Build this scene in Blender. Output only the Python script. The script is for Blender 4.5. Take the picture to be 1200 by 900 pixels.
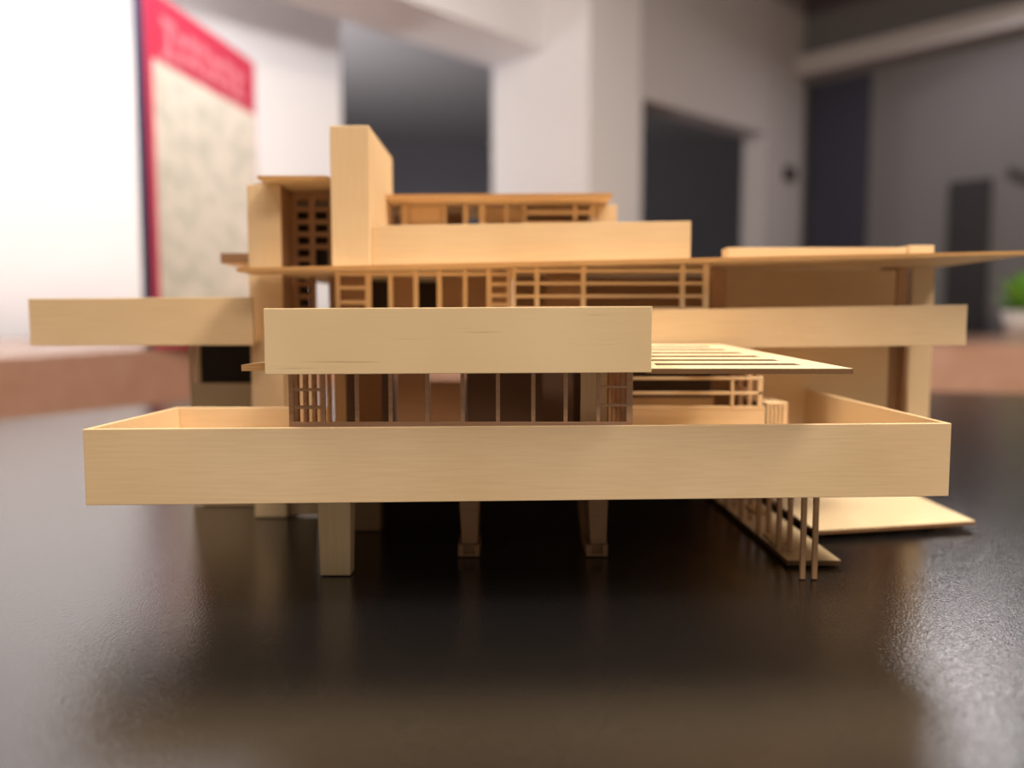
import bpy, bmesh, math, random
from mathutils import Vector
random.seed(7)
for o in list(bpy.data.objects): bpy.data.objects.remove(o)
S = bpy.context.scene
C = S.collection
# ------------------------------------------------------------ camera
FPX, HOR = 920.0, 380.0
T = 0.75                                   # table height
CAM = Vector((0, 0, T + 0.110))
PIT = math.atan((450 - HOR) / FPX)
cd = bpy.data.cameras.new('camera'); cam = bpy.data.objects.new('camera', cd); C.objects.link(cam)
cam.location = CAM; cam.rotation_euler = (math.pi/2 - PIT, 0, 0)
cd.sensor_width = 36; cd.lens = 36 * FPX / 1200; cd.clip_start = .01
cd.dof.use_dof = True; cd.dof.focus_distance = .305; cd.dof.aperture_fstop = 4.3
S.camera = cam
# ------------------------------------------------------------ light
S.view_settings.view_transform = 'Standard'; S.view_settings.look = 'None'
S.view_settings.gamma = 1; S.view_settings.exposure = 0.0
W = bpy.data.worlds.new('world'); S.world = W; W.use_nodes = True
W.node_tree.nodes['Background'].inputs[0].default_value = (1, .87, .72, 1)
W.node_tree.nodes['Background'].inputs[1].default_value = .24
def area(name, loc, tgt, sx, sy, power, col):
    d = bpy.data.lights.new(name, 'AREA'); d.shape = 'RECTANGLE'; d.size = sx; d.size_y = sy
    d.energy = power; d.color = col
    o = bpy.data.objects.new(name, d); C.objects.link(o); o.location = loc
    o.rotation_euler = (Vector(tgt) - Vector(loc)).to_track_quat('-Z', 'Y').to_euler()
    return o
area('ceiling_lamp_main', (1.33, -.05, 2.9), (.2, .5, .75), .9, .65, 98, (1, .86, .69))
area('front_fill_light', (.36, -1.1, 2.9), (0, .35, .8), 1.5, .65, 38, (1, .82, .68))  # added soft fill from behind the camera for the front boards
area('ceiling_lamp_near_left', (-1.0, .2, 2.9), (0, .45, .75), .8, .5, 36, (1, .86, .68))
area('left_wall_fill', (-.55, .95, 2.22), (-1.6, 3.2, 1.9), .7, .3, 24, (1, .96, .96)).data.spread = 1.75  # added fill below beam height, brightens the white wall
area('wall_wash_fill', (-1.75, 2.75, 2.93), (-2.2, 2.9, 1.0), .9, .15, 14, (1, .96, .96))  # added wash between beam and wall, brightens the wall and its reflection
area('ceiling_lamp_right', (2.30, 3.85, 2.62), (2.2, 3.6, 0), .6, .6, 11, (1, .93, .92))
area('far_room_fill', (-2.2, 5.4, 1.2), (-1.0, 5.9, 2.9), .4, .4, 42, (1, .96, .98))  # added fill hidden behind the left wall, lifts the dark recess

# ------------------------------------------------------------ helpers
def ray(px, py):
    u, v = (px - 600) / FPX, (450 - py) / FPX
    c, s = math.cos(PIT), math.sin(PIT)
    return Vector((u, c + v * s, -s + v * c))
def at(px, py, Y):
    d = ray(px, py); return CAM + d * (Y / d.y)
def zat(py, Y): return at(600, py, Y).z
def xat(px, Y, py=400): return at(px, py, Y).x
def onz(px, py, z):
    d = ray(px, py); return CAM + d * ((z - CAM.z) / d.z)

def mat(name, col, rough=.6, spec=.5, metal=0):
    m = bpy.data.materials.new(name); m.use_nodes = True
    b = m.node_tree.nodes['Principled BSDF']
    b.inputs['Base Color'].default_value = (*col, 1); b.inputs['Roughness'].default_value = rough
    b.inputs['Specular IOR Level'].default_value = spec; b.inputs['Metallic'].default_value = metal
    return m
def wood(name, c1, c2, axis='x', rough=.55, streak=.22, fine=1100, along=30, lo=.3, hi=.62):
    m = mat(name, c1, rough, .35); nt = m.node_tree; N = nt.nodes; L = nt.links; b = N['Principled BSDF']
    tc = N.new('ShaderNodeTexCoord'); mp = N.new('ShaderNodeMapping')
    mp.inputs['Scale'].default_value = (along, fine, fine) if axis == 'x' else (fine, fine, along)
    L.new(tc.outputs['Object'], mp.inputs['Vector'])
    n1 = N.new('ShaderNodeTexNoise'); n1.inputs['Scale'].default_value = 1; n1.inputs['Detail'].default_value = 5
    L.new(mp.outputs[0], n1.inputs['Vector'])
    n2 = N.new('ShaderNodeTexNoise'); n2.inputs['Scale'].default_value = 14; n2.inputs['Detail'].default_value = 2
    L.new(tc.outputs['Object'], n2.inputs['Vector'])
    r = N.new('ShaderNodeValToRGB'); r.color_ramp.elements[0].position = lo; r.color_ramp.elements[1].position = hi
    r.color_ramp.elements[0].color = (*c2, 1); r.color_ramp.elements[1].color = (*c1, 1)
    L.new(n1.outputs[0], r.inputs[0])
    mx = N.new('ShaderNodeMix'); mx.data_type = 'RGBA'; mx.blend_type = 'MIX'
    mx.inputs['A'].default_value = (*c1, 1); mx.inputs[0].default_value = streak
    L.new(r.outputs[0], mx.inputs['B'])
    m2 = N.new('ShaderNodeMix'); m2.data_type = 'RGBA'; m2.blend_type = 'MULTIPLY'; m2.inputs[0].default_value = 1
    r2 = N.new('ShaderNodeValToRGB'); r2.color_ramp.elements[0].position = .3; r2.color_ramp.elements[1].position = .7
    r2.color_ramp.elements[0].color = (.90, .86, .80, 1); r2.color_ramp.elements[1].color = (1, 1, 1, 1)
    L.new(n2.outputs[0], r2.inputs[0]); L.new(mx.outputs['Result'], m2.inputs['A']); L.new(r2.outputs[0], m2.inputs['B'])
    L.new(m2.outputs['Result'], b.inputs['Base Color'])
    bp = N.new('ShaderNodeBump'); bp.inputs['Strength'].default_value = .08; bp.inputs['Distance'].default_value = .0004
    L.new(n1.outputs[0], bp.inputs['Height']); L.new(bp.outputs[0], b.inputs['Normal'])
    return m
BALSA = wood('basswood', (.80, .61, .385), (.60, .405, .225))
BALSAV = wood('basswood_upright_grain', (.80, .61, .385), (.60, .405, .225), axis='z')
BALSAS = wood('basswood_streaked', (.80, .62, .38), (.40, .27, .15), streak=.55, fine=700, along=9, lo=.29, hi=.36)
EDGE = wood('laser_cut_edge', (.22, .115, .05), (.12, .055, .025), streak=.5)
EDGEL = wood('browned_cut_edge', (.62, .36, .15), (.40, .2, .08), streak=.5)
BROWN = wood('browned_shaded_basswood', (.40, .235, .13), (.28, .15, .08), streak=.4)  # brown board, darkened further for shade inside and under the model
VEN = wood('pale_top_veneer', (.86, .72, .50), (.7, .54, .32))
BROWNM = wood('toasted_basswood', (.60, .37, .21), (.45, .26, .13), streak=.3)
SHADE = wood('shade_toned_basswood', (.12, .07, .045), (.08, .045, .03), streak=.4)  # dark colour stands in for shade inside and under the house
DARKIN = mat('interior_shade_tone', (.06, .045, .035), .8, .2)  # near-black tone painted in for the shade of enclosed openings

ROOT = bpy.data.objects.new('architectural_model', None); C.objects.link(ROOT)
ROOT.location = (0.0, .40, T)
ROOT['label'] = 'pale laser-cut wooden model of a cantilevered house standing on the black table'
ROOT['category'] = 'architectural model'
def link(name, bm, mats, parent=None, bevel=0, smooth=False):
    me = bpy.data.meshes.new(name)
    bmesh.ops.recalc_face_normals(bm, faces=bm.faces)
    if parent is not None:
        off = ROOT.location
        for v in bm.verts: v.co -= off
    bm.to_mesh(me); bm.free()
    for m in (mats if isinstance(mats, (list, tuple)) else [mats]): me.materials.append(m)
    if smooth:
        for p in me.polygons: p.use_smooth = True
    o = bpy.data.objects.new(name, me); C.objects.link(o)
    if parent is not None: o.parent = parent
    if bevel:
        md = o.modifiers.new('bevel', 'BEVEL'); md.width = bevel; md.segments = 1; md.limit_method = 'ANGLE'
    return o
def hexa(bm, lo, hi, mi=None):
    """lo, hi: four plan-ordered points each. mi = (side material index, cap index)"""
    a = [bm.verts.new(p) for p in lo]; b = [bm.verts.new(p) for p in hi]
    fs = [bm.faces.new(a[::-1]), bm.faces.new(b)]
    sd = [bm.faces.new((a[i], a[(i+1) % len(a)], b[(i+1) % len(a)], b[i])) for i in range(len(a))]
    if mi:
        for f in fs: f.material_index = mi[1]
        for f in sd: f.material_index = mi[0]
def bx(bm, x0, x1, y0, y1, z0, z1, mi=None):
    q = [(x0, y0), (x1, y0), (x1, y1), (x0, y1)]
    hexa(bm, [(*p, z0) for p in q], [(*p, z1) for p in q], mi)
def board(bm, p0, p1, zb0, zt0, zb1, zt1, th, mi=None):
    """upright board from plan point p0 to p1, thickness th to the left of p0->p1"""
    d = Vector((p1[0]-p0[0], p1[1]-p0[1])).normalized(); n = Vector((-d.y, d.x)) * th
    q = [(p0[0], p0[1]), (p1[0], p1[1]), (p1[0]+n.x, p1[1]+n.y), (p0[0]+n.x, p0[1]+n.y)]
    hexa(bm, [(*q[0], zb0), (*q[1], zb1), (*q[2], zb1), (*q[3], zb0)],
         [(*q[0], zt0), (*q[1], zt1), (*q[2], zt1), (*q[3], zt0)], mi)
def fascia(bm, L, R, th=.002, zb=None):
    """L,R = (px, py_top, py_bottom, Y): a front board seen at those places"""
    ym = (L[1]+L[2])/2, (R[1]+R[2])/2
    p0 = at(L[0], ym[0], L[3]); p1 = at(R[0], ym[1], R[3])
    b0 = zat(L[2], L[3]) if zb is None else zb; b1 = zat(R[2], R[3]) if zb is None else zb
    board(bm, p0, p1, b0, zat(L[1], L[3]), b1, zat(R[1], R[3]), th)
    return p0, p1
def quick(name, mats, parent=ROOT, bevel=.0002):
    """decorator-like: returns a bmesh and a finishing function"""
    bm = bmesh.new()
    return bm, (lambda: link(name, bm, mats, parent, bevel))
def one(name, m, fn, parent=ROOT, bevel=.0002, label=None):
    bm = bmesh.new(); fn(bm); o = link(name, bm, m, None, bevel)
    o.parent = parent
    for v in o.data.vertices: v.co -= ROOT.location
    if label: o['label'] = label
    return o
def pbox(px0, px1, py0, py1, Y0, Y1, z0=None):
    """box whose front face (at Y0) shows between these picture columns/rows"""
    def f(bm):
        bx(bm, xat(px0, Y0, (py0+py1)/2), xat(px1, Y0, (py0+py1)/2), Y0, Y1, zat(py1, Y0) if z0 is None else z0, zat(py0, Y0))
    return f
def P(name, m, *a, parent=ROOT, z0=None, label=None, bevel=.0002):
    return one(name, m, pbox(*a, z0=z0), parent, bevel, label)
def frame(Y, th, bars, w=None):
    """bars: list of (px0,px1,py0,py1) in one window plane"""
    def f(bm):
        for i, (a, b, c, d) in enumerate(bars):
            bx(bm, xat(a, Y, (c+d)/2), xat(b, Y, (c+d)/2), Y + (i % 3)*.00007, Y + th - (i % 2)*.00007, zat(d, Y), zat(c, Y))
    return f

# ------------------------------------------------------------ setting: room
def wallmat(name, col, rough=.8):
    m = mat(name, col, rough, .25); nt = m.node_tree; N = nt.nodes; L = nt.links
    tc = N.new('ShaderNodeTexCoord'); n = N.new('ShaderNodeTexNoise'); n.inputs['Scale'].default_value = 3
    L.new(tc.outputs['Object'], n.inputs['Vector'])
    r = N.new('ShaderNodeValToRGB'); r.color_ramp.elements[0].color = (*[c*.96 for c in col], 1); r.color_ramp.elements[1].color = (*col, 1)
    L.new(n.outputs[0], r.inputs[0]); L.new(r.outputs[0], N['Principled BSDF'].inputs['Base Color'])
    return m
WHITE = wallmat('white_paint', (.78, .765, .77))
GREY = wallmat('dimmed_wall_paint', (.52, .49, .50))  # greyed to stand in for light falling off on the back wall
DGREY = wallmat('dark_grey_paint', (.17, .165, .17))
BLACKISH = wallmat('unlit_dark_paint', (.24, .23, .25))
NAVY = wallmat('dark_navy_door_paint', (.045, .045, .07), .5)
CEIL = wallmat('ceiling_paint', (.50, .475, .48))
FLOORM = wallmat('grey_floor', (.12, .11, .11), .5)
def struct(name, m, fn, parent=None):
    bm = bmesh.new(); fn(bm); o = link(name, bm, m)
    if parent: o.parent = parent
    else: o['kind'] = 'structure'
    return o
H2 = math.sqrt(.5)
CEILZ = 3.0
struct('floor', FLOORM, lambda b: bx(b, -5, 8, -2, 11, -.05, 0))
struct('ceiling', CEIL, lambda b: bx(b, -5, 8, -2, 11, CEILZ, CEILZ + .05))
# white wall on the left, running away at 45 degrees and ending at column 400
e = Vector((xat(401, 4.2, 200), 4.2))
a = e - Vector((H2, H2)) * 4.4
struct('wall_left', WHITE, lambda b: board(b, a, e, 0, CEILZ, 0, CEILZ, .14))
# column
cc = Vector((xat(690, 3.9, 150), 3.9))
cl = cc + Vector((-H2, H2)) * .68; cr = cc + Vector((H2, H2)) * .435
ck = cl + Vector((H2, H2)) * .435
struct('column_wall_end', WHITE, lambda b: hexa(b, [(*p, 0) for p in (cc, cr, ck, cl)], [(*p, CEILZ) for p in (cc, cr, ck, cl)])).name = 'trim_1'
# ceiling beam reaching from the column towards the left wall
bz = zat(58, 4.10)
def beam(b):
    p0 = cc + Vector((-H2, H2)) * .286 ; p1 = p0 - Vector((H2, H2)) * 4.2
    board(b, p0, p1, bz, CEILZ, bz, CEILZ, -.39)
struct('trim_2', WHITE, beam)
# wall A from the column to the corner with an opening
K = Vector((xat(940, 5.33, 200), 5.33))
def along(px, yy=200):
    k = (px - 600) / FPX; t = (K.x - k*K.y) / (H2*(1-k)); return K - Vector((H2, H2)) * t
lin = CAM.z + 1.1765
def wallA(b):
    q1 = along(891); q0 = cr - Vector((H2,H2))*.02
    board(b, q1, K, 0, CEILZ, 0, CEILZ, .15)
    board(b, q0, q1, lin, CEILZ, lin, CEILZ, .15)
struct('wall_back', GREY, wallA)
# wall B from the corner toward the right, door in it
def alongB(px):
    k = (px - 600) / FPX; t = (k*K.y - K.x) / (H2*(1+k)); return K + Vector((H2, -H2)) * t
dtop = zat(98, 5.265)
def wallB(b):
    board(b, K, K + Vector((H2, -H2)) * .008, 0, CEILZ, 0, CEILZ, .15)
    board(b, alongB(1011), K + Vector((H2, -H2)) * 5.5, 0, CEILZ, 0, CEILZ, .15)
    board(b, K, alongB(1011), dtop, CEILZ, dtop, CEILZ, .15)
struct('wall_right', DGREY, wallB)
o = struct('door_1', NAVY, lambda b: board(b, alongB(943) , alongB(1010), 0, dtop, 0, dtop, .06))
def soff(b):
    n = Vector((-H2, -H2))
    p = K + n*.13; board(b, p, p + Vector((H2, -H2))*5.3, zat(95, 5.33), zat(72, 5.33), zat(95, 5.33), zat(72, 5.33), .125)
    p = K + n*.98; board(b, p, p + Vector((H2, -H2))*5.3, zat(20, 5.33), CEILZ, zat(20, 5.33), CEILZ, .26)
struct('trim_3', CEIL, soff)
# unlit room behind the openings
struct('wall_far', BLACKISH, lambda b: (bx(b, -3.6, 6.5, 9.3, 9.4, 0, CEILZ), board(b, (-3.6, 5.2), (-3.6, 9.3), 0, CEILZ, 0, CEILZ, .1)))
# dark doorway in wall B
o = struct('door_2', mat('black_door', (.012, .011, .014), .5), lambda b: board(b, alongB(1106) + Vector((-H2,-H2))*.03, alongB(1154)+ Vector((-H2,-H2))*.03, 0, zat(196, 4.22), 0, zat(196, 4.22), .025))

# ------------------------------------------------------------ black table and wooden counter
tm = mat('black_textured_laminate', (.006, .006, .007), .10, .5)
nt = tm.node_tree; N = nt.nodes; L = nt.links; b_ = N['Principled BSDF']
b_.inputs['IOR'].default_value = 2.2
tc = N.new('ShaderNodeTexCoord'); n = N.new('ShaderNodeTexNoise'); n.inputs['Scale'].default_value = 1100; n.inputs['Detail'].default_value = 2
bp = N.new('ShaderNodeBump'); bp.inputs['Strength'].default_value = .42; bp.inputs['Distance'].default_value = .0003
L.new(tc.outputs['Object'], n.inputs['Vector']); L.new(n.outputs[0], bp.inputs['Height']); L.new(bp.outputs[0], b_.inputs['Normal'])
A0 = onz(0, 491, T); A1 = onz(200, 471, T)
dl = Vector((A1.x-A0.x, A1.y-A0.y)).normalized()
B0 = onz(1200, 461, T); B0 = Vector((B0.x, B0.y)); dr = Vector((-.936, .352)).normalized()
A0 = Vector((A0.x, A0.y))
# corner of the two counter faces
det = dl.x*(-dr.y) - (-dr.x)*dl.y
w = B0 - A0
t = (w.x*(-dr.y) + dr.x*w.y) / det
CN = A0 + dl*t
AN = A0 - dl*.75; BN = B0 - dr*.9
g = .002
pts = [AN, (AN.x, -.35), (BN.x, -.35), BN, CN]
pin = [(AN.x+g*2, AN.y-g), (AN.x+g*2, -.35), (BN.x-g, -.35), (BN.x-g, BN.y-g*2), (CN.x, CN.y-g*3)]
troot = bpy.data.objects.new('table', None); C.objects.link(troot); troot.location = (.1, .4, 0)
troot['label'] = 'black textured laminate table carrying the wooden house model'; troot['category'] = 'table'
def tpart(name, m, fn, bev=0):
    bm = bmesh.new(); fn(bm)
    for v in bm.verts: v.co -= troot.location
    bmesh.ops.recalc_face_normals(bm, faces=bm.faces)
    me = bpy.data.meshes.new(name); bm.to_mesh(me); bm.free(); me.materials.append(m)
    o = bpy.data.objects.new(name, me); C.objects.link(o); o.parent = troot; return o
tpart('tabletop', tm, lambda b: hexa(b, [(*p, T-.03) for p in pin], [(*p, T) for p in pin]))
for (x, y) in ((AN.x+.08, -.28), (BN.x-.08, -.28), (BN.x-.08, .75), (-.25, 1.35)):
    tpart('leg', mat('table_leg_steel', (.05, .05, .05), .4), lambda b: bx(b, x-.02, x+.02, y-.02, y+.02, 0, T-.03))
CW = wood('reddish_wood_varnish', (.56, .335, .255), (.46, .25, .18), streak=.4, fine=60, along=3, rough=.22)
cz = T + .055
def counter(b, z0, z1, g=0):
    q = [(-.82-g, .75+g), (-.82-g, 2.02+g), (3.6-g, 2.02+g), (3.6-g, 3.5), (2.95, 4.15), (1.3, 4.15), (.9, 3.75), (-1.15, 3.75), (-1.95, 2.95), (-1.65+g, .75+g)]
    lo = [b.verts.new((*p, z0)) for p in q]; hi = [b.verts.new((*p, z1)) for p in q]
    for i in range(10): b.faces.new((lo[i], lo[(i+1) % 10], hi[(i+1) % 10], hi[i]))
    for f in ((0, 1, 8, 9), (1, 7, 8), (1, 6, 7), (1, 5, 6), (1, 2, 4, 5), (2, 3, 4)):
        b.faces.new([lo[k] for k in f]); b.faces.new([hi[k] for k in f[::-1]])
bm = bmesh.new(); counter(bm, cz-.30, cz)
croot = bpy.data.objects.new('counter', None); C.objects.link(croot)
croot['label'] = 'raised reddish wooden counter running around the far side of the black table'; croot['category'] = 'counter'
o = link('countertop', bm, CW); o.parent = croot
bm = bmesh.new(); counter(bm, 0, cz-.30, .03); o = link('cabinet_base', bm, CW); o.parent = croot

# ------------------------------------------------------------ poster board standing on the counter
pr = bpy.data.objects.new('poster_board', None); C.objects.link(pr)
pr['label'] = 'tall red-headed poster board standing in front of the white wall'; pr['category'] = 'poster'
D1 = 1.80
pL = at(181, 380, D1); pR = at(304, 380, D1*1.29)
pL = Vector((pL.x, pL.y)); pR = Vector((pR.x, pR.y)); pd = (pR-pL).normalized(); pn = Vector((-pd.y, pd.x))
pl_len = (pR-pL).length
ptop = zat(-18, D1); pbot = cz
REDM = wallmat('poster_red', (.62, .045, .10), .4); PAPER = wallmat('poster_paper', (.72, .68, .60), .5)
nt = PAPER.node_tree; N = nt.nodes; L = nt.links
tc = N.new('ShaderNodeTexCoord'); mp = N.new('ShaderNodeMapping'); mp.inputs['Scale'].default_value = (14, 14, 22); n = N.new('ShaderNodeTexNoise'); n.inputs['Detail'].default_value = 3; n.inputs['Scale'].default_value = 1
r_ = N.new('ShaderNodeValToRGB'); r_.color_ramp.elements[0].position = .35; r_.color_ramp.elements[1].position = .55
r_.color_ramp.elements[0].color = (.66, .65, .57, 1); r_.color_ramp.elements[1].color = (.84, .79, .71, 1)
L.new(tc.outputs['Object'], mp.inputs[0]); L.new(mp.outputs[0], n.inputs['Vector']); L.new(n.outputs[0], r_.inputs[0]); L.new(r_.outputs[0], N['Principled BSDF'].inputs['Base Color'])
PINK = mat('poster_pale_print', (.80, .28, .34), .5); FR = mat('poster_dark_frame', (.03, .03, .07), .4)
def pq(m, name, u0, u1, z0, z1, off, th):
    bm = bmesh.new(); a = pL + pd*u0*pl_len - pn*off; b = pL + pd*u1*pl_len - pn*off
    board(bm, a, b, z0, z1, z0, z1, th); o = link(name, bm, m); o.parent = pr; return o
HH = ptop - pbot
pq(FR, 'backing', -.02, 1.0, pbot, ptop, 0, .02)
pq(REDM, 'border', 0, 1, pbot, ptop-.0, .003, .003)
pq(PAPER, 'paper', .045, .985, pbot+.02*HH, ptop-.150, .005, .002)
bm = bmesh.new(); u = .12
for k, (w_, h0, h1) in enumerate(((.10, .2, .8), (.07, .25, .7), (.10, .3, .75), (.06, .25, .75), (.11, .3, .7), (.08, .3, .75), (.10, .25, .7))):
    for (q0, q1, z0, z1) in ((0, 1, h1-.12, h1), (0, 1, h0, h0+.1), (.35, .65, h0, h1)):
        a = pL + pd*(u+w_*q0)*pl_len - pn*.0045; b = pL + pd*(u+w_*q1)*pl_len - pn*.0045
        board(bm, a, b, ptop-.166+.155*z0, ptop-.166+.155*z1, ptop-.166+.155*z0, ptop-.166+.155*z1, .001)
    u += w_ + .02
o = link('banner_print', bm, PINK); o.parent = pr
# ------------------------------------------------------------ plant
plr = bpy.data.objects.new('potted_plant', None); C.objects.link(plr)
pp = onz(1203, 392.8, cz); plr.location = pp
plr['label'] = 'small bright green plant in a white pot on the counter at right'; plr['category'] = 'plant'
def lathe(prof, seg=24):
    bm = bmesh.new(); rings = []
    for r, z in prof: rings.append([bm.verts.new((r*math.cos(2*math.pi*i/seg), r*math.sin(2*math.pi*i/seg), z)) for i in range(seg)])
    for a, b in zip(rings, rings[1:]):
        for i in range(seg): bm.faces.new((a[i], a[(i+1) % seg], b[(i+1) % seg], b[i]))
    bm.faces.new(rings[0][::-1]); bm.faces.new(rings[-1]); return bm
k = pp.y / FPX
o = link('pot', lathe([(21*k, 0), (27*k, 28*k), (25*k, 28*k), (24*k, 24*k)]), mat('white_ceramic', (.82, .80, .78), .3), None, 0, True); o.parent = plr
o = link('soil', lathe([(24*k, 23*k), (23.9*k, 24.5*k)]), mat('soil', (.05, .03, .02), .9)); o.parent = plr
bm = bmesh.new()
for i in range(46):
    an = random.random()*6.28; el = .35+random.random()*1.1; ln = (32+random.random()*26)*k
    d = Vector((math.cos(an)*math.cos(el), math.sin(an)*math.cos(el), math.sin(el))); s = Vector((-math.sin(an), math.cos(an), 0))*ln*.2
    b0 = Vector((0, 0, 23*k)); m1 = b0+d*ln*.55+Vector((0, 0, ln*.06)); tip = b0+d*ln
    v = [bm.verts.new(p) for p in (b0, m1-s, tip, m1+s)]
    m = bm.verts.new(m1-Vector((0, 0, ln*.05)))
    for i2 in range(4): bm.faces.new((v[i2], v[(i2+1) % 4], m))
o = link('foliage', bm, mat('leaf_green', (.22, .55, .06), .5)); o.parent = plr

# small things on the far walls
bm = bmesh.new(); q = along(912) ; qn = Vector((H2, -H2))
board(bm, q + qn*.03, q + qn*.03 + Vector((H2, H2))*.13, zat(210, q.y), zat(194, q.y), zat(210, q.y), zat(194, q.y), .03)
o = link('wall_fitting', bm, mat('dark_brown_plastic', (.05, .035, .035), .5), None, .006)
o['label'] = 'small dark fitting on the grey wall strip beside the navy door'; o['category'] = 'wall fitting'
bm = bmesh.new(); q = alongB(1172); nn = Vector((-H2, -H2)); dd = Vector((H2, -H2))
z0, z1 = zat(200, q.y), zat(228, q.y)
p0 = q + nn*.03; p1 = q + dd*.26 + nn*.03
hexa(bm, [(*p0, z0-.025), (*p1, z1-.025), (*(p1+nn*-.025), z1-.025), (*(p0+nn*-.025), z0-.025)], [(*p0, z0+.02), (*p1, z1+.02), (*(p1+nn*-.025), z1+.02), (*(p0+nn*-.025), z0+.02)])
o = link('wall_bracket', bm, mat('dark_metal', (.03, .03, .03), .5), None, .004)
o['label'] = 'dark slanting bar on the grey wall right of the black doorway'; o['category'] = 'bracket'

# ============================================================ THE MODEL
# ---- lower terrace
TB = zat(588, .30)
tf = T + .0450
bm = bmesh.new()
FL, FR_ = Vector((at(98.5, 548, .2935).x, .2935)), Vector((at(1115-1.5, 540, .3065).x, .3065))
LB = at(207, 477, .375); RB = at(925, 452, .47)
hexa(bm, [(FL.x+.002, FL.y+.0022, tf-.0012), (FR_.x-.002, FR_.y+.0022, tf-.0012), (RB.x, .50, tf-.0012), (LB.x+.002, .50, tf-.0012)],
     [(FL.x+.002, FL.y+.0022, tf+.0012), (FR_.x-.002, FR_.y+.0022, tf+.0012), (RB.x, .50, tf+.0012), (LB.x+.002, .50, tf+.0012)])
bm.free()
terr = one('terrace_floor', BALSA, lambda b: (
    hexa(b, [(FL.x+.0022, FL.y+.0022, tf-.0012), (FR_.x-.0022, FR_.y+.0022, tf-.0012), (FR_.x-.0022, .395, tf-.0012), (FL.x+.0022, .395, tf-.0012)],
         [(FL.x+.0022, FL.y+.0022, tf+.0012), (FR_.x-.0022, FR_.y+.0022, tf+.0012), (FR_.x-.0022, .395, tf+.0012), (FL.x+.0022, .395, tf+.0012)]),
    bx(b, xat(300, .40), RB.x-.004, .3952, .498, tf-.0012, tf+.0012)))
one('parapet', BALSA, lambda b: fascia(b, (98.5, 503, 592.5, .2935), (1113.5, 496, 581.5, .3065)), terr)
zl0, zl1 = zat(503, .2935), LB.z
one('parapet', BALSA, lambda b: board(b, (LB.x, LB.y), (FL.x, FL.y+.0022), tf-.002, zl1, tf-.002, zl0, .002), terr)
zr0 = zat(496, .3065)
one('parapet', BALSA, lambda b: board(b, (FR_.x, FR_.y+.0022), (RB.x+.002, RB.y), tf-.002, zr0, tf-.002, RB.z, .002), terr)
xw = xat(339, .306, 470)
one('parapet', BALSA, lambda b: board(b, (LB.x+.0021, LB.y-.002), (xw-.0005, LB.y-.002), tf+.0013, LB.z, tf+.0013, LB.z, .002), terr)

# ---- second balcony over the living room
b2z = zat(437.5, .292)
bal = one('balcony_floor', BALSA, lambda b: bx(b, xat(311, .2922, 437), xat(763, .2945, 437), .2965, .412, b2z+.0004, b2z+.0026))
p0 = at(309.5, 400, .290); p1 = at(764, 398, .2935)
one('parapet', BALSAS, lambda b: fascia(b, (309.5, 361.5, 439, .290), (764, 359, 436.5, .2935)), bal, label='front board with thin dark grain streaks')
one('parapet', BALSA, lambda b: bx(b, p0.x+.0002, p0.x+.0022, .2923, .412, b2z+.0027, zat(361.5, .29)-.0003), bal)
one('parapet', BALSA, lambda b: bx(b, p1.x-.0022, p1.x-.0002, .2957, .412, b2z+.0027, zat(359, .2935)-.0003), bal)

# ---- living room windows
WY = .3045
rails = [(338.5, 741, 494.7, 500)]
vb = [(338.5, 343.5), (377, 380.5), (416, 420), (455.5, 459.5), (498.5, 502.5), (540, 544), (581.5, 585.5), (623, 627), (661, 665), (699.5, 703), (735, 741)]
bars = rails + [(a, b, 436, 497) for a, b in vb] + [(343, 378, 455, 458.5), (343, 378, 475.5, 479.5), (702, 736, 452, 455), (702, 736, 473.5, 476.5)]
FRM = wood('browned_window_strips', (.52, .33, .21), (.36, .21, .12), streak=.5)
ztop = b2z + .0003; zbot = zat(500, WY)
def livwin(b):
    for i, (a_, b__, c, d) in enumerate(bars):
        z0 = zbot - .012 if d > 495 else zat(d, WY); z1 = ztop if c < 440 else zat(c, WY)
        e_ = (i+1)*.00003
        bx(b, xat(a_-.4, WY, 470), xat(b__+.4, WY, 470), WY+e_, WY+.0016-e_, z0, z1)
one('window_frame', FRM, livwin, bevel=.0001)
def sidewin(X, n, y0, y1):
    def f(b):
        for i in range(n):
            y = y0 + (y1-y0)*i/(n-1)
            bx(b, X, X+.0016, y, y+.0034, zbot-.02, ztop)
        for (zz, tt) in ((zbot-.008, .0013),):
            bx(b, X+.0001, X+.0015, y0+.0001, y1+.0032, zz-tt/2, zz+tt/2)
    return f
one('window_frame', FRM, sidewin(xat(339.2, WY, 470), 5, WY+.006, .366), bevel=.0001)
one('window_frame', FRM, sidewin(xat(740.5, WY, 470)-.0016, 5, WY+.006, .366), bevel=.0001)
# interior panels, the darkest with room shade in their colour
zc = ztop - .0002
def panel(name, m, px0, px1, Y, zlo, zhi, th=.002, label=None):
    return one(name, m, lambda b: bx(b, xat(px0, Y), xat(px1, Y), Y, Y+th, zlo, zhi), label=label)
fl = tf + .0014
panel('interior_wall', BALSAV, 391, 404, .345, fl, zc)
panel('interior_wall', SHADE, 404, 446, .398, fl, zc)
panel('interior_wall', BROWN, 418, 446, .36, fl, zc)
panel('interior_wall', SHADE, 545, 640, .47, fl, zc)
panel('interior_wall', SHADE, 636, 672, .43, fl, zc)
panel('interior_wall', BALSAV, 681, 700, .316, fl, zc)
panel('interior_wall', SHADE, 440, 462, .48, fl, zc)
panel('interior_wall', BROWN, 464, 501, .468, fl, zc)  # this panel and the next are added to block the bright view through
panel('interior_wall', BROWN, 503, 541, .468, fl, zat(447, .468))
panel('interior_wall', BALSAV, 703, 712, .318, fl, zc)
panel('interior_wall', BROWN, 703, 742, .370, fl, zc)

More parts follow.
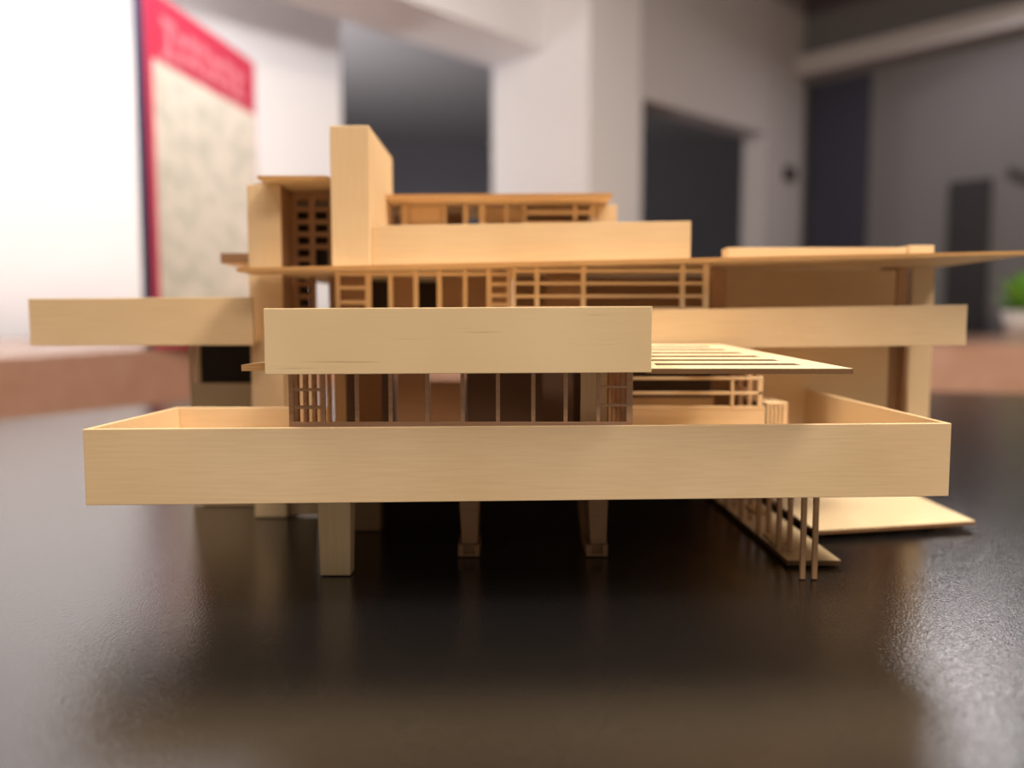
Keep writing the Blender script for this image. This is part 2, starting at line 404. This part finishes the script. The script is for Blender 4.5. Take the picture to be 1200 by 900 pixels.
# ---- stub beam at the left of the balcony
one('roof_beam_end', [EDGEL, BALSA], lambda b: hexa(b,
    [(xat(282, .302), .302, zat(435, .302)), (xat(311, .302), .302, zat(434.5, .302)), (xat(311, .302), .318, zat(434.5, .302)), (xat(285, .302), .318, zat(435, .302))],
    [(xat(282, .302), .302, zat(427.5, .302)), (xat(311, .302), .302, zat(424, .302)), (xat(311, .302), .318, zat(424, .302)), (xat(285, .302), .318, zat(427.5, .302))], (0, 1)), bevel=.0001)

# ---- trellis to the right of the balcony
def trellis(b):
    y0, y1 = .2965, .4015
    def Z(y): return zat(432.0, .2965) + (y-y0)/(y1-y0)*(zat(403.5, .4) - zat(432, .2965))
    XR0, XR1 = xat(996, .2995, 432), xat(846, .4, 404)
    def XR(y): return XR0 + (y-y0)/(y1-y0)*(XR1-XR0)
    XL = xat(757, .2965, 432)
    th = .0020
    def slab(xa0, xb0, ya, yb, xa1=None, xb1=None):
        xa1 = xa0 if xa1 is None else xa1; xb1 = xb0 if xb1 is None else xb1
        q = [(xa0, ya), (xb0, ya), (xb1, yb), (xa1, yb)]
        hexa(b, [(*p, Z(p[1])-th) for p in q], [(*p, Z(p[1])) for p in q], (0, 1))
    pitch = .0152; n = 6
    yy = y0 + .0118
    slab(XL, XR(y0), y0, yy, XL, XR(yy))                          # front beam
    slab(XR(yy)-.0125, XR(yy), yy, y1, XR(y1)-.0125, XR(y1))       # right beam
    slab(XL, XL+.006, yy, y1)
    y = yy
    for i in range(n):
        y += .0058; w_ = pitch-.0058
        if i == n-1: w_ = max(.004, y1 - y)
        slab(XL+.006, XR(y)-.0125, y, y+w_, XL+.006, XR(y+w_)-.0125)
        y += w_
one('trellis_roof', [EDGE, VEN], trellis, bevel=0)

# ---- window band and garden wall below the trellis
GY = .392
one('window_frame', BALSA, frame(GY, .002, [(730, 894, 442, 445), (730, 894, 459, 462.5), (730, 897, 476, 480), (857, 860, 443, 478), (888.5, 894, 441, 478)]), bevel=.0001)
one('terrace_wall', BALSA, lambda b: bx(b, xat(738, GY), xat(897, GY, 485), GY+.0003, GY+.0023, fl, zat(478.5, GY)))
one('window_frame', BROWNM, lambda b: [bx(b, xat(893, GY)-.002, xat(893, GY), y, y+.002, fl, zat(442, GY)) for y in (GY+.014, GY+.03, GY+.046)] +
    [bx(b, xat(893, GY)-.0019, xat(893, GY)-.0001, GY+.0145, GY+.0475, z, z+.0012) for z in (zat(444, GY), zat(462, GY))], bevel=.0001)
panel('interior_wall', BALSA, 740, 838, .44, fl, zat(466, .44))
panel('interior_wall', BROWN, 835, 895, .475, fl, zat(438, .475))
def hatch(b):
    x0, x1 = xat(899, .40, 480), xat(926, .40, 480); zt = zat(472, .40)
    bx(b, x0, x1-.002, .4000, .4016, zt-.0010, zt)
    for i in range(6):
        x = x0 + (x1-x0-.0016)*i/5; y = .400 + (.0025 if i == 5 else 0)
        bx(b, x, x+.0013, y, y+.0014, fl, zt-.0011 - (.0006 if i == 5 else 0))
    for i in range(5):
        y = .4055+i*.009
        bx(b, x1-.0016, x1-.0002, y, y+.0014, fl, zt-.0012)
    bx(b, x1-.0018, x1-.0002, .4026, .443, zt-.0011, zt-.0001)
    bx(b, x0+.0003, x1-.002, .4019, .443, zt-.0012, zt-.0002)
one('stair_hatch', BALSA, hatch, bevel=.00015)
one('hatch_core_shade', DARKIN, lambda b: bx(b, xat(899, .40, 480)+.0005, xat(926, .40, 480)-.0028, .404, .44, fl, zat(472, .40)-.0016))  # dark core added so the gaps between slats look shaded

# ---- middle right balcony
b3 = one('balcony_floor', BALSA, lambda b: bx(b, xat(723, .405)+.001, xat(1131, .412, 405), .415, .444, zat(404.5, .410)+.0004, zat(404.5, .410)+.0022))
one('parapet', BALSA, lambda b: fascia(b, (723, 364, 409.5, .4045), (1133, 357, 404.5, .4120)), b3)
xr = xat(1133, .412, 380)
one('parapet', BALSA, lambda b: bx(b, xr-.0022, xr-.0002, .4145, .500, zat(404.5, .412)+.0003, zat(357, .412)-.0003), b3)
# walls under and over it
b3b = zat(410, .50)
panel('wall_panel', BALSA, 884, 1042, .446, fl, zat(404.5, .410)+.0002)
panel('wall_panel', BROWN, 1030, 1062, .486, T+.004, zat(315, .515))
one('wall_panel', BROWN, lambda b: bx(b, xat(1062, .478), xat(1066, .478), .4808, .55, T+.004, zat(325, .478)))


# ---- roofs
zrl, zrr = zat(314, .405), zat(293.5, .400)
XL_, XR_ = xat(277, .405, 314), xat(1216, .400, 297)
def rz(x): return zrl + (x-XL_)/(XR_-XL_)*(zrr-zrl)
def roof(b):
    q = [(XL_, .405), (XR_, .400), (XR_-.002, .535), (xat(334, .44, 310), .535), (xat(334, .44, 310), .438), (XL_, .438)]
    hexa(b, [(*p, rz(p[0])-.0019) for p in q], [(*p, rz(p[0])) for p in q], (0, 1))
one('main_roof', [EDGEL, BALSA], roof, bevel=0)
xp0, xp1 = xat(1066, .4782, 400), xat(1092.5, .4782, 400)
one('corner_post', BALSAV, lambda b: bx(b, xp0, xp1, .4782, .4805, T+.0055, rz(xp0)-.0021))
def rise(px0, px1, py, Y0, Y1, th=None):
    def f(b):
        xa, xb = xat(px0, Y0, py), xat(px1, Y0, py)
        q = [(xa, Y0), (xb, Y0), (xb, Y1), (xa, Y1)]
        hexa(b, [(*p, rz(p[0])+.0002) for p in q], [(*p, zat(py, Y0)) for p in q])
    return f
one('roof_curb', BALSA, rise(853, 1062, 290, .43, .442))
one('roof_curb', BALSA, rise(1066, 1095, 287.5, .43, .442))
# upper terrace parapet
ut = one('upper_terrace', BALSA, lambda b: hexa(b, [(xat(440, .43), .43, rz(xat(440, .43))+.0002), (xat(806, .43), .43, rz(xat(806, .43))+.0002), (xat(806, .43), .52, rz(xat(806, .43))+.0002), (xat(440, .43), .52, rz(xat(440, .43))+.0002)],
    [(xat(440, .43), .43, rz(xat(440, .43))+.0012), (xat(806, .43), .43, rz(xat(806, .43))+.0012), (xat(806, .43), .52, rz(xat(806, .43))+.0012), (xat(440, .43), .52, rz(xat(440, .43))+.0012)]))
def up(b):
    p = at(436.5, 285, .424); q = at(809.5, 280, .427)
    board(b, p, q, rz(p.x)+.0002, zat(264.5, .424), rz(q.x)+.0002, zat(259, .427), .002)
one('parapet', BALSA, up, ut)
xq = at(809.5, 280, .427).x
one('parapet', BALSA, lambda b: bx(b, xq-.0021, xq-.0001, .4293, .52, rz(xq)+.0003, zat(259, .427)-.0003), ut)
# chimney
def chim(b):
    x0, x1 = xat(387.5, .42, 230), xat(433.5, .42, 230)
    bx(b, x0, x1, .42, .50, rz(x0)+.0003, zat(147, .42))
one('chimney', BALSAV, chim, bevel=.0004)
# penthouse
PY = .49
pz0 = rz(0)+.0014
one('penthouse_roof', [EDGEL, BALSA], lambda b: hexa(b, [(xat(446, .472), .472, zat(233.5, .472)), (xat(716, .472), .472, zat(231, .472)), (xat(716, .472), .56, zat(231, .472)), (xat(446, .472), .56, zat(233.5, .472))],
    [(xat(446, .472), .472, zat(228, .472)), (xat(716, .472), .472, zat(226, .472)), (xat(716, .472), .56, zat(226, .472)), (xat(446, .472), .56, zat(228, .472))], (0, 1)), bevel=0)
zpr = zat(234, .472)
def phw(b):
    for i, (a_, b__, c, d) in enumerate([(448, 452, 230, 290), (470, 478, 230, 290), (519, 523, 230, 290), (543, 548, 230, 290), (562, 568, 230, 290), (592, 595, 230, 290), (613, 616, 230, 290), (672, 676, 230, 290), (692, 697, 230, 290), (613, 693, 247, 250.5), (616, 690, 259.5, 262), (448.5, 696, 266, 290)]):
        e_ = (i % 3)*.00008
        z1 = zpr-.0003 if c < 235 else zat(c, PY)
        bx(b, xat(a_, PY, 250), xat(b__, PY, 250), PY+e_, PY+.002-e_, pz0 if d > 280 else zat(d, PY), z1)
one('window_frame', BALSA, phw, bevel=.0001)
def php(px0, px1, Y, m=BALSAV): panel('wall_panel', m, px0, px1, Y, pz0, zpr-.0003)
php(478, 519, .493); php(568, 613, .502); php(524, 543, .53, BROWN); php(616, 690, .535, BROWN); php(448, 470, .535, BROWN)
one('wall_panel', BALSA, lambda b: bx(b, xat(697, .497), xat(723, .497, 250), .4975, .4995, pz0, zat(240, .497)))
one('wall_panel', BALSAV, lambda b: bx(b, xat(712, .50), xat(716, .50), .5005, .555, pz0, zpr-.0003))

# ---- stair tower at the left
TY = .440
tz = zat(216.5, TY)
one('tower_wall', BALSAV, lambda b: bx(b, xat(293.5, TY), xat(332, TY), TY, TY+.002, T+.0005, tz))
one('tower_wall', BALSAV, lambda b: bx(b, xat(293.5, TY), xat(293.5, TY)+.002, TY+.0022, .53, T+.0005, tz))
one('tower_wall', BROWN, lambda b: bx(b, xat(332, TY)-.002, xat(332, TY), TY+.0022, .462, T+.0005, tz-.0005))
one('tower_wall', BALSAV, lambda b: bx(b, xat(303, .444)+.015, xat(372, .444, 500), .4440, .4460, T+.0005, T+.088))
def towroof(b):
    xl = xat(293.5, TY)
    q = [(xat(306, .425), .425), (xat(387, .425), .425), (xat(387, .425), .535), (xl-.001, .535), (xl-.001, TY+.012), (xat(306, .425), TY+.003)]
    hexa(b, [(*p, tz+.0003) for p in q], [(*p, tz+.0022) for p in q], (0, 1))
one('tower_roof', [EDGEL, BALSA], towroof, bevel=0)
rows = [(236+i*14.6) for i in range(10)]
def latt(b):
    Y = .462; zt = tz-.0006; zb = zat(392, Y)
    for i, (a_, b__) in enumerate(((341, 348), (362, 368.5), (384, 392))):
        bx(b, xat(a_, Y, 260), xat(b__, Y, 260), Y, Y+.002, zb, zt)
    for i, r in enumerate(rows):
        if r > 300: 
            xe = 366
        else: xe = 391
        bx(b, xat(344, Y, 260), xat(xe, Y, 260), Y+.0002, Y+.0018, zat(r-2.6, Y), zat(r-8.6+.4, Y) if i else zt)
one('window_frame', BROWN, latt, bevel=.0001)
panel('interior_wall', DARKIN, 318, 364, .515, T+.092, tz-.0004, label='backing in shade colour behind the tower lattice')
panel('interior_wall', DARKIN, 362, 400, .512, rz(-.11)+.0004, tz-.0004, label='backing in shade colour behind the tower lattice')

# ---- small rear roof beside the tower
one('rear_roof', [BROWN, BALSA], lambda b: bx(b, xat(261, .45), xat(293.5, TY)-.0005, .45, .52, zat(308.5, .45), zat(296.5, .45), (0, 1)))

# ---- upper windows behind the second balcony
UY = .4235
utop = rz(-.05)-.0022
def upwin(b):
    vs = [(393, 398), (428, 435), (455, 460), (484.5, 490), (512, 517.5), (542.5, 547.5), (570, 576), (594, 599)]
    zb = zat(372, UY)
    for i, (a_, b__) in enumerate(vs):
        x0, x1 = xat(a_, UY, 340), xat(b__, UY, 340)
        bx(b, x0, x1, UY, UY+.002, zb, rz(x0)-.0021)
    for (a_, b__, r) in ((395, 431, 337), (395, 431, 354), (572, 597, 333), (572, 597, 346), (572, 597, 357)):
        bx(b, xat(a_, UY, 340), xat(b__, UY, 340), UY+.0002, UY+.0018, zat(r+2, UY), zat(r-2, UY))
    bx(b, xat(393, UY), xat(599, UY), UY+.0003, UY+.0017, zat(323, UY), rz(xat(393, UY))-.0021)
one('window_frame', BALSA, upwin, bevel=.0001)
def upwin2(b):
    Y = .4165
    for (a_, b__) in ((600, 604.5), (626.5, 632), (681, 686.5), (797, 803), (824, 831)):
        bx(b, xat(a_, Y, 340), xat(b__, Y, 340), Y, Y+.002, zat(372, Y), rz(xat(a_, Y))-.0021)
    for r in (317.5, 332, 347, 361.5):
        bx(b, xat(601, Y), xat(830, Y), Y+.0002, Y+.0018, zat(r+1.8, Y), zat(r-1.8, Y))
one('window_frame', BALSA, upwin2, bevel=.0001)
def upp(px0, px1, Y, m=BROWN): one('interior_wall', m, lambda b: bx(b, xat(px0, Y), xat(px1, Y), Y, Y+.002, zat(375, Y), min(rz(xat(px0, Y)), rz(xat(px1, Y)))-.0023))
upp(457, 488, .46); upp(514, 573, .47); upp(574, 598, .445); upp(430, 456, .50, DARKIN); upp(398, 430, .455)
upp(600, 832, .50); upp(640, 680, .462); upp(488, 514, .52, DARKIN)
upp(832, 849, .448, BROWNM); upp(850, 1047, .468, BALSA); upp(1049, 1062, .476, BROWNM)

# ---- left wing balcony
b4 = one('balcony_floor', BALSA, lambda b: bx(b, xat(36, .42), xat(296, .43), .4255, .498, zat(404.5, .42)+.0003, zat(404.5, .42)+.0023))
one('parapet', BALSA, lambda b: fascia(b, (34, 350, 405.5, .4190), (296.5, 348, 404.5, .4230)), b4)
x4 = at(34, 378, .419).x
one('parapet', BALSA, lambda b: bx(b, x4+.0002, x4+.0022, .4213, .498, zat(404.5, .42)-.0001, zat(350, .419)-.0003), b4)
one('parapet', BALSA, lambda b: bx(b, x4+.0024, xat(293, TY)-.003, .4985, .5005, zat(404.5, .42)-.0001, zat(350, .419)-.0003), b4)
LY = .470
zw = zat(404.5, .42)
one('rear_wall', BALSA, lambda b: (bx(b, xat(221, LY), xat(293.4, TY)-.0003, LY, LY+.002, T+.0005, zat(449, LY)),
    bx(b, xat(221, LY), xat(225, LY), LY, LY+.002, zat(449, LY), zw)))
one('window_frame', BALSA, lambda b: bx(b, xat(228, LY), xat(233.5, LY), LY+.0002, LY+.0018, zat(449, LY)+.0001, zw-.0002), bevel=.0001)
panel('interior_wall', DARKIN, 232, 318, .496, T+.0005, zw-.0003, label='panel coloured as shade behind the left opening')

# ---- piers under the terrace
ub = tf - .0014
def pier(px0, px1, tap, Y, pyb, dep, foot=None):
    def f(b):
        x0, x1 = xat(px0, Y, 592), xat(px1, Y, 592); zb = zat(pyb, Y)
        if foot is None: zb = T+.0004
        dx = (x1-x0)*tap
        hexa(b, [(x0+dx, Y, zb), (x1-dx*.5, Y, zb), (x1-dx*.5, Y+dep*.7, zb), (x0+dx, Y+dep*.7, zb)], [(x0, Y, ub), (x1, Y, ub), (x1, Y+dep, ub), (x0, Y+dep, ub)])
        if foot:
            hx = -(x1-x0)*.02
            q0, q1 = x0-hx, x1+hx; wl = (q1-q0)*.25; zt = T + foot
            bx(b, q0, q0+wl, Y+.001, Y+.02, T+.0004, zt); bx(b, q1-wl, q1, Y+.001, Y+.02, T+.0004, zt)
            bx(b, q0+wl, q1-wl, Y+.004, Y+.0199, T+.0004, zt-.0002); bx(b, q0+wl, q1-wl, Y+.0012, Y+.004, T+.0004, T+.0018)
    return f
one('pier', BALSAV, pier(371.5, 410.5, .06, .336, 675, .012))
one('pier', BROWN, pier(536, 562, .20, .363, 637, .03, .0062))  # darker wood here carries the shade under the terrace
one('pier', BROWN, pier(687, 713.5, .20, .363, 637, .03, .0062))
one('pier', BROWN, pier(413, 446, .04, .411, 626, .012))
one('pier_brace', BROWN, lambda b: hexa(b, [(xat(684, .384), .384, T+.0006), (xat(698, .384), .384, T+.0006), (xat(698, .384), .388, T+.0006), (xat(684, .384), .388, T+.0006)],
   [(xat(672, .43), .43, ub), (xat(688, .43), .43, ub), (xat(688, .43), .434, ub), (xat(672, .43), .434, ub)]))
# ---- hanging stair
XA, XB = xat(941, .332, 640), xat(955, .332, 640)
for j in range(6):
    y = .332 + j*.0305
    for X in (XA, XB):
        zb = T+.0004 if j == 0 else T+.0030+.0002
        one('stair_rod', BROWNM, lambda b: bx(b, X-.0011, X+.0011, y-.0009, y+.0009, zb, ub), bevel=.0002)
for j in range(1, 5):
    y = .345 + j*.0305; z = T + .006 + (j-1)*.007
    one('stair_tread', BALSA, lambda b: bx(b, XA-.0012, XB+.0012, y-.0105, y+.0105-.004, z-.001, z+.001))
# ---- ground plates
g1 = onz(983, 655, T+.003); g0 = onz(923, 657, T+.003)
one('base_plate', [EDGE, VEN], lambda b: bx(b, g0.x, g1.x, g0.y, .50, T+.0008, T+.0030, (0, 1)), bevel=0)
a1 = onz(1143, 611, T+.005); a0 = onz(961, 625, T+.005)
def plate(b):
    q = [(a0.x-.0, a0.y+.004), (a1.x, a1.y), (a1.x+.004, .62), (a0.x, .62)]
    hexa(b, [(*p, T+.0032) for p in q], [(*p, T+.0052) for p in q], (0, 1))
    for (x, y) in ((a1.x-.02, a1.y+.008), (a1.x-.02, .6), (a0.x+.03, .6)):
        bx(b, x-.002, x+.002, y-.002, y+.002, T+.0003, T+.0032, (0, 0))
one('base_plate', [EDGE, VEN], plate, bevel=0)
one('house_base', BALSA, lambda b: bx(b, xat(372, .5), xat(880, .5), .505, .62, T+.0005, T+.0025))
one('rear_wall', SHADE, lambda b: bx(b, xat(376, .5), xat(812, .5), .4992, .5012, T+.0005, tf-.0002))  # opaque wall added to stop light under the terrace, coloured as shade
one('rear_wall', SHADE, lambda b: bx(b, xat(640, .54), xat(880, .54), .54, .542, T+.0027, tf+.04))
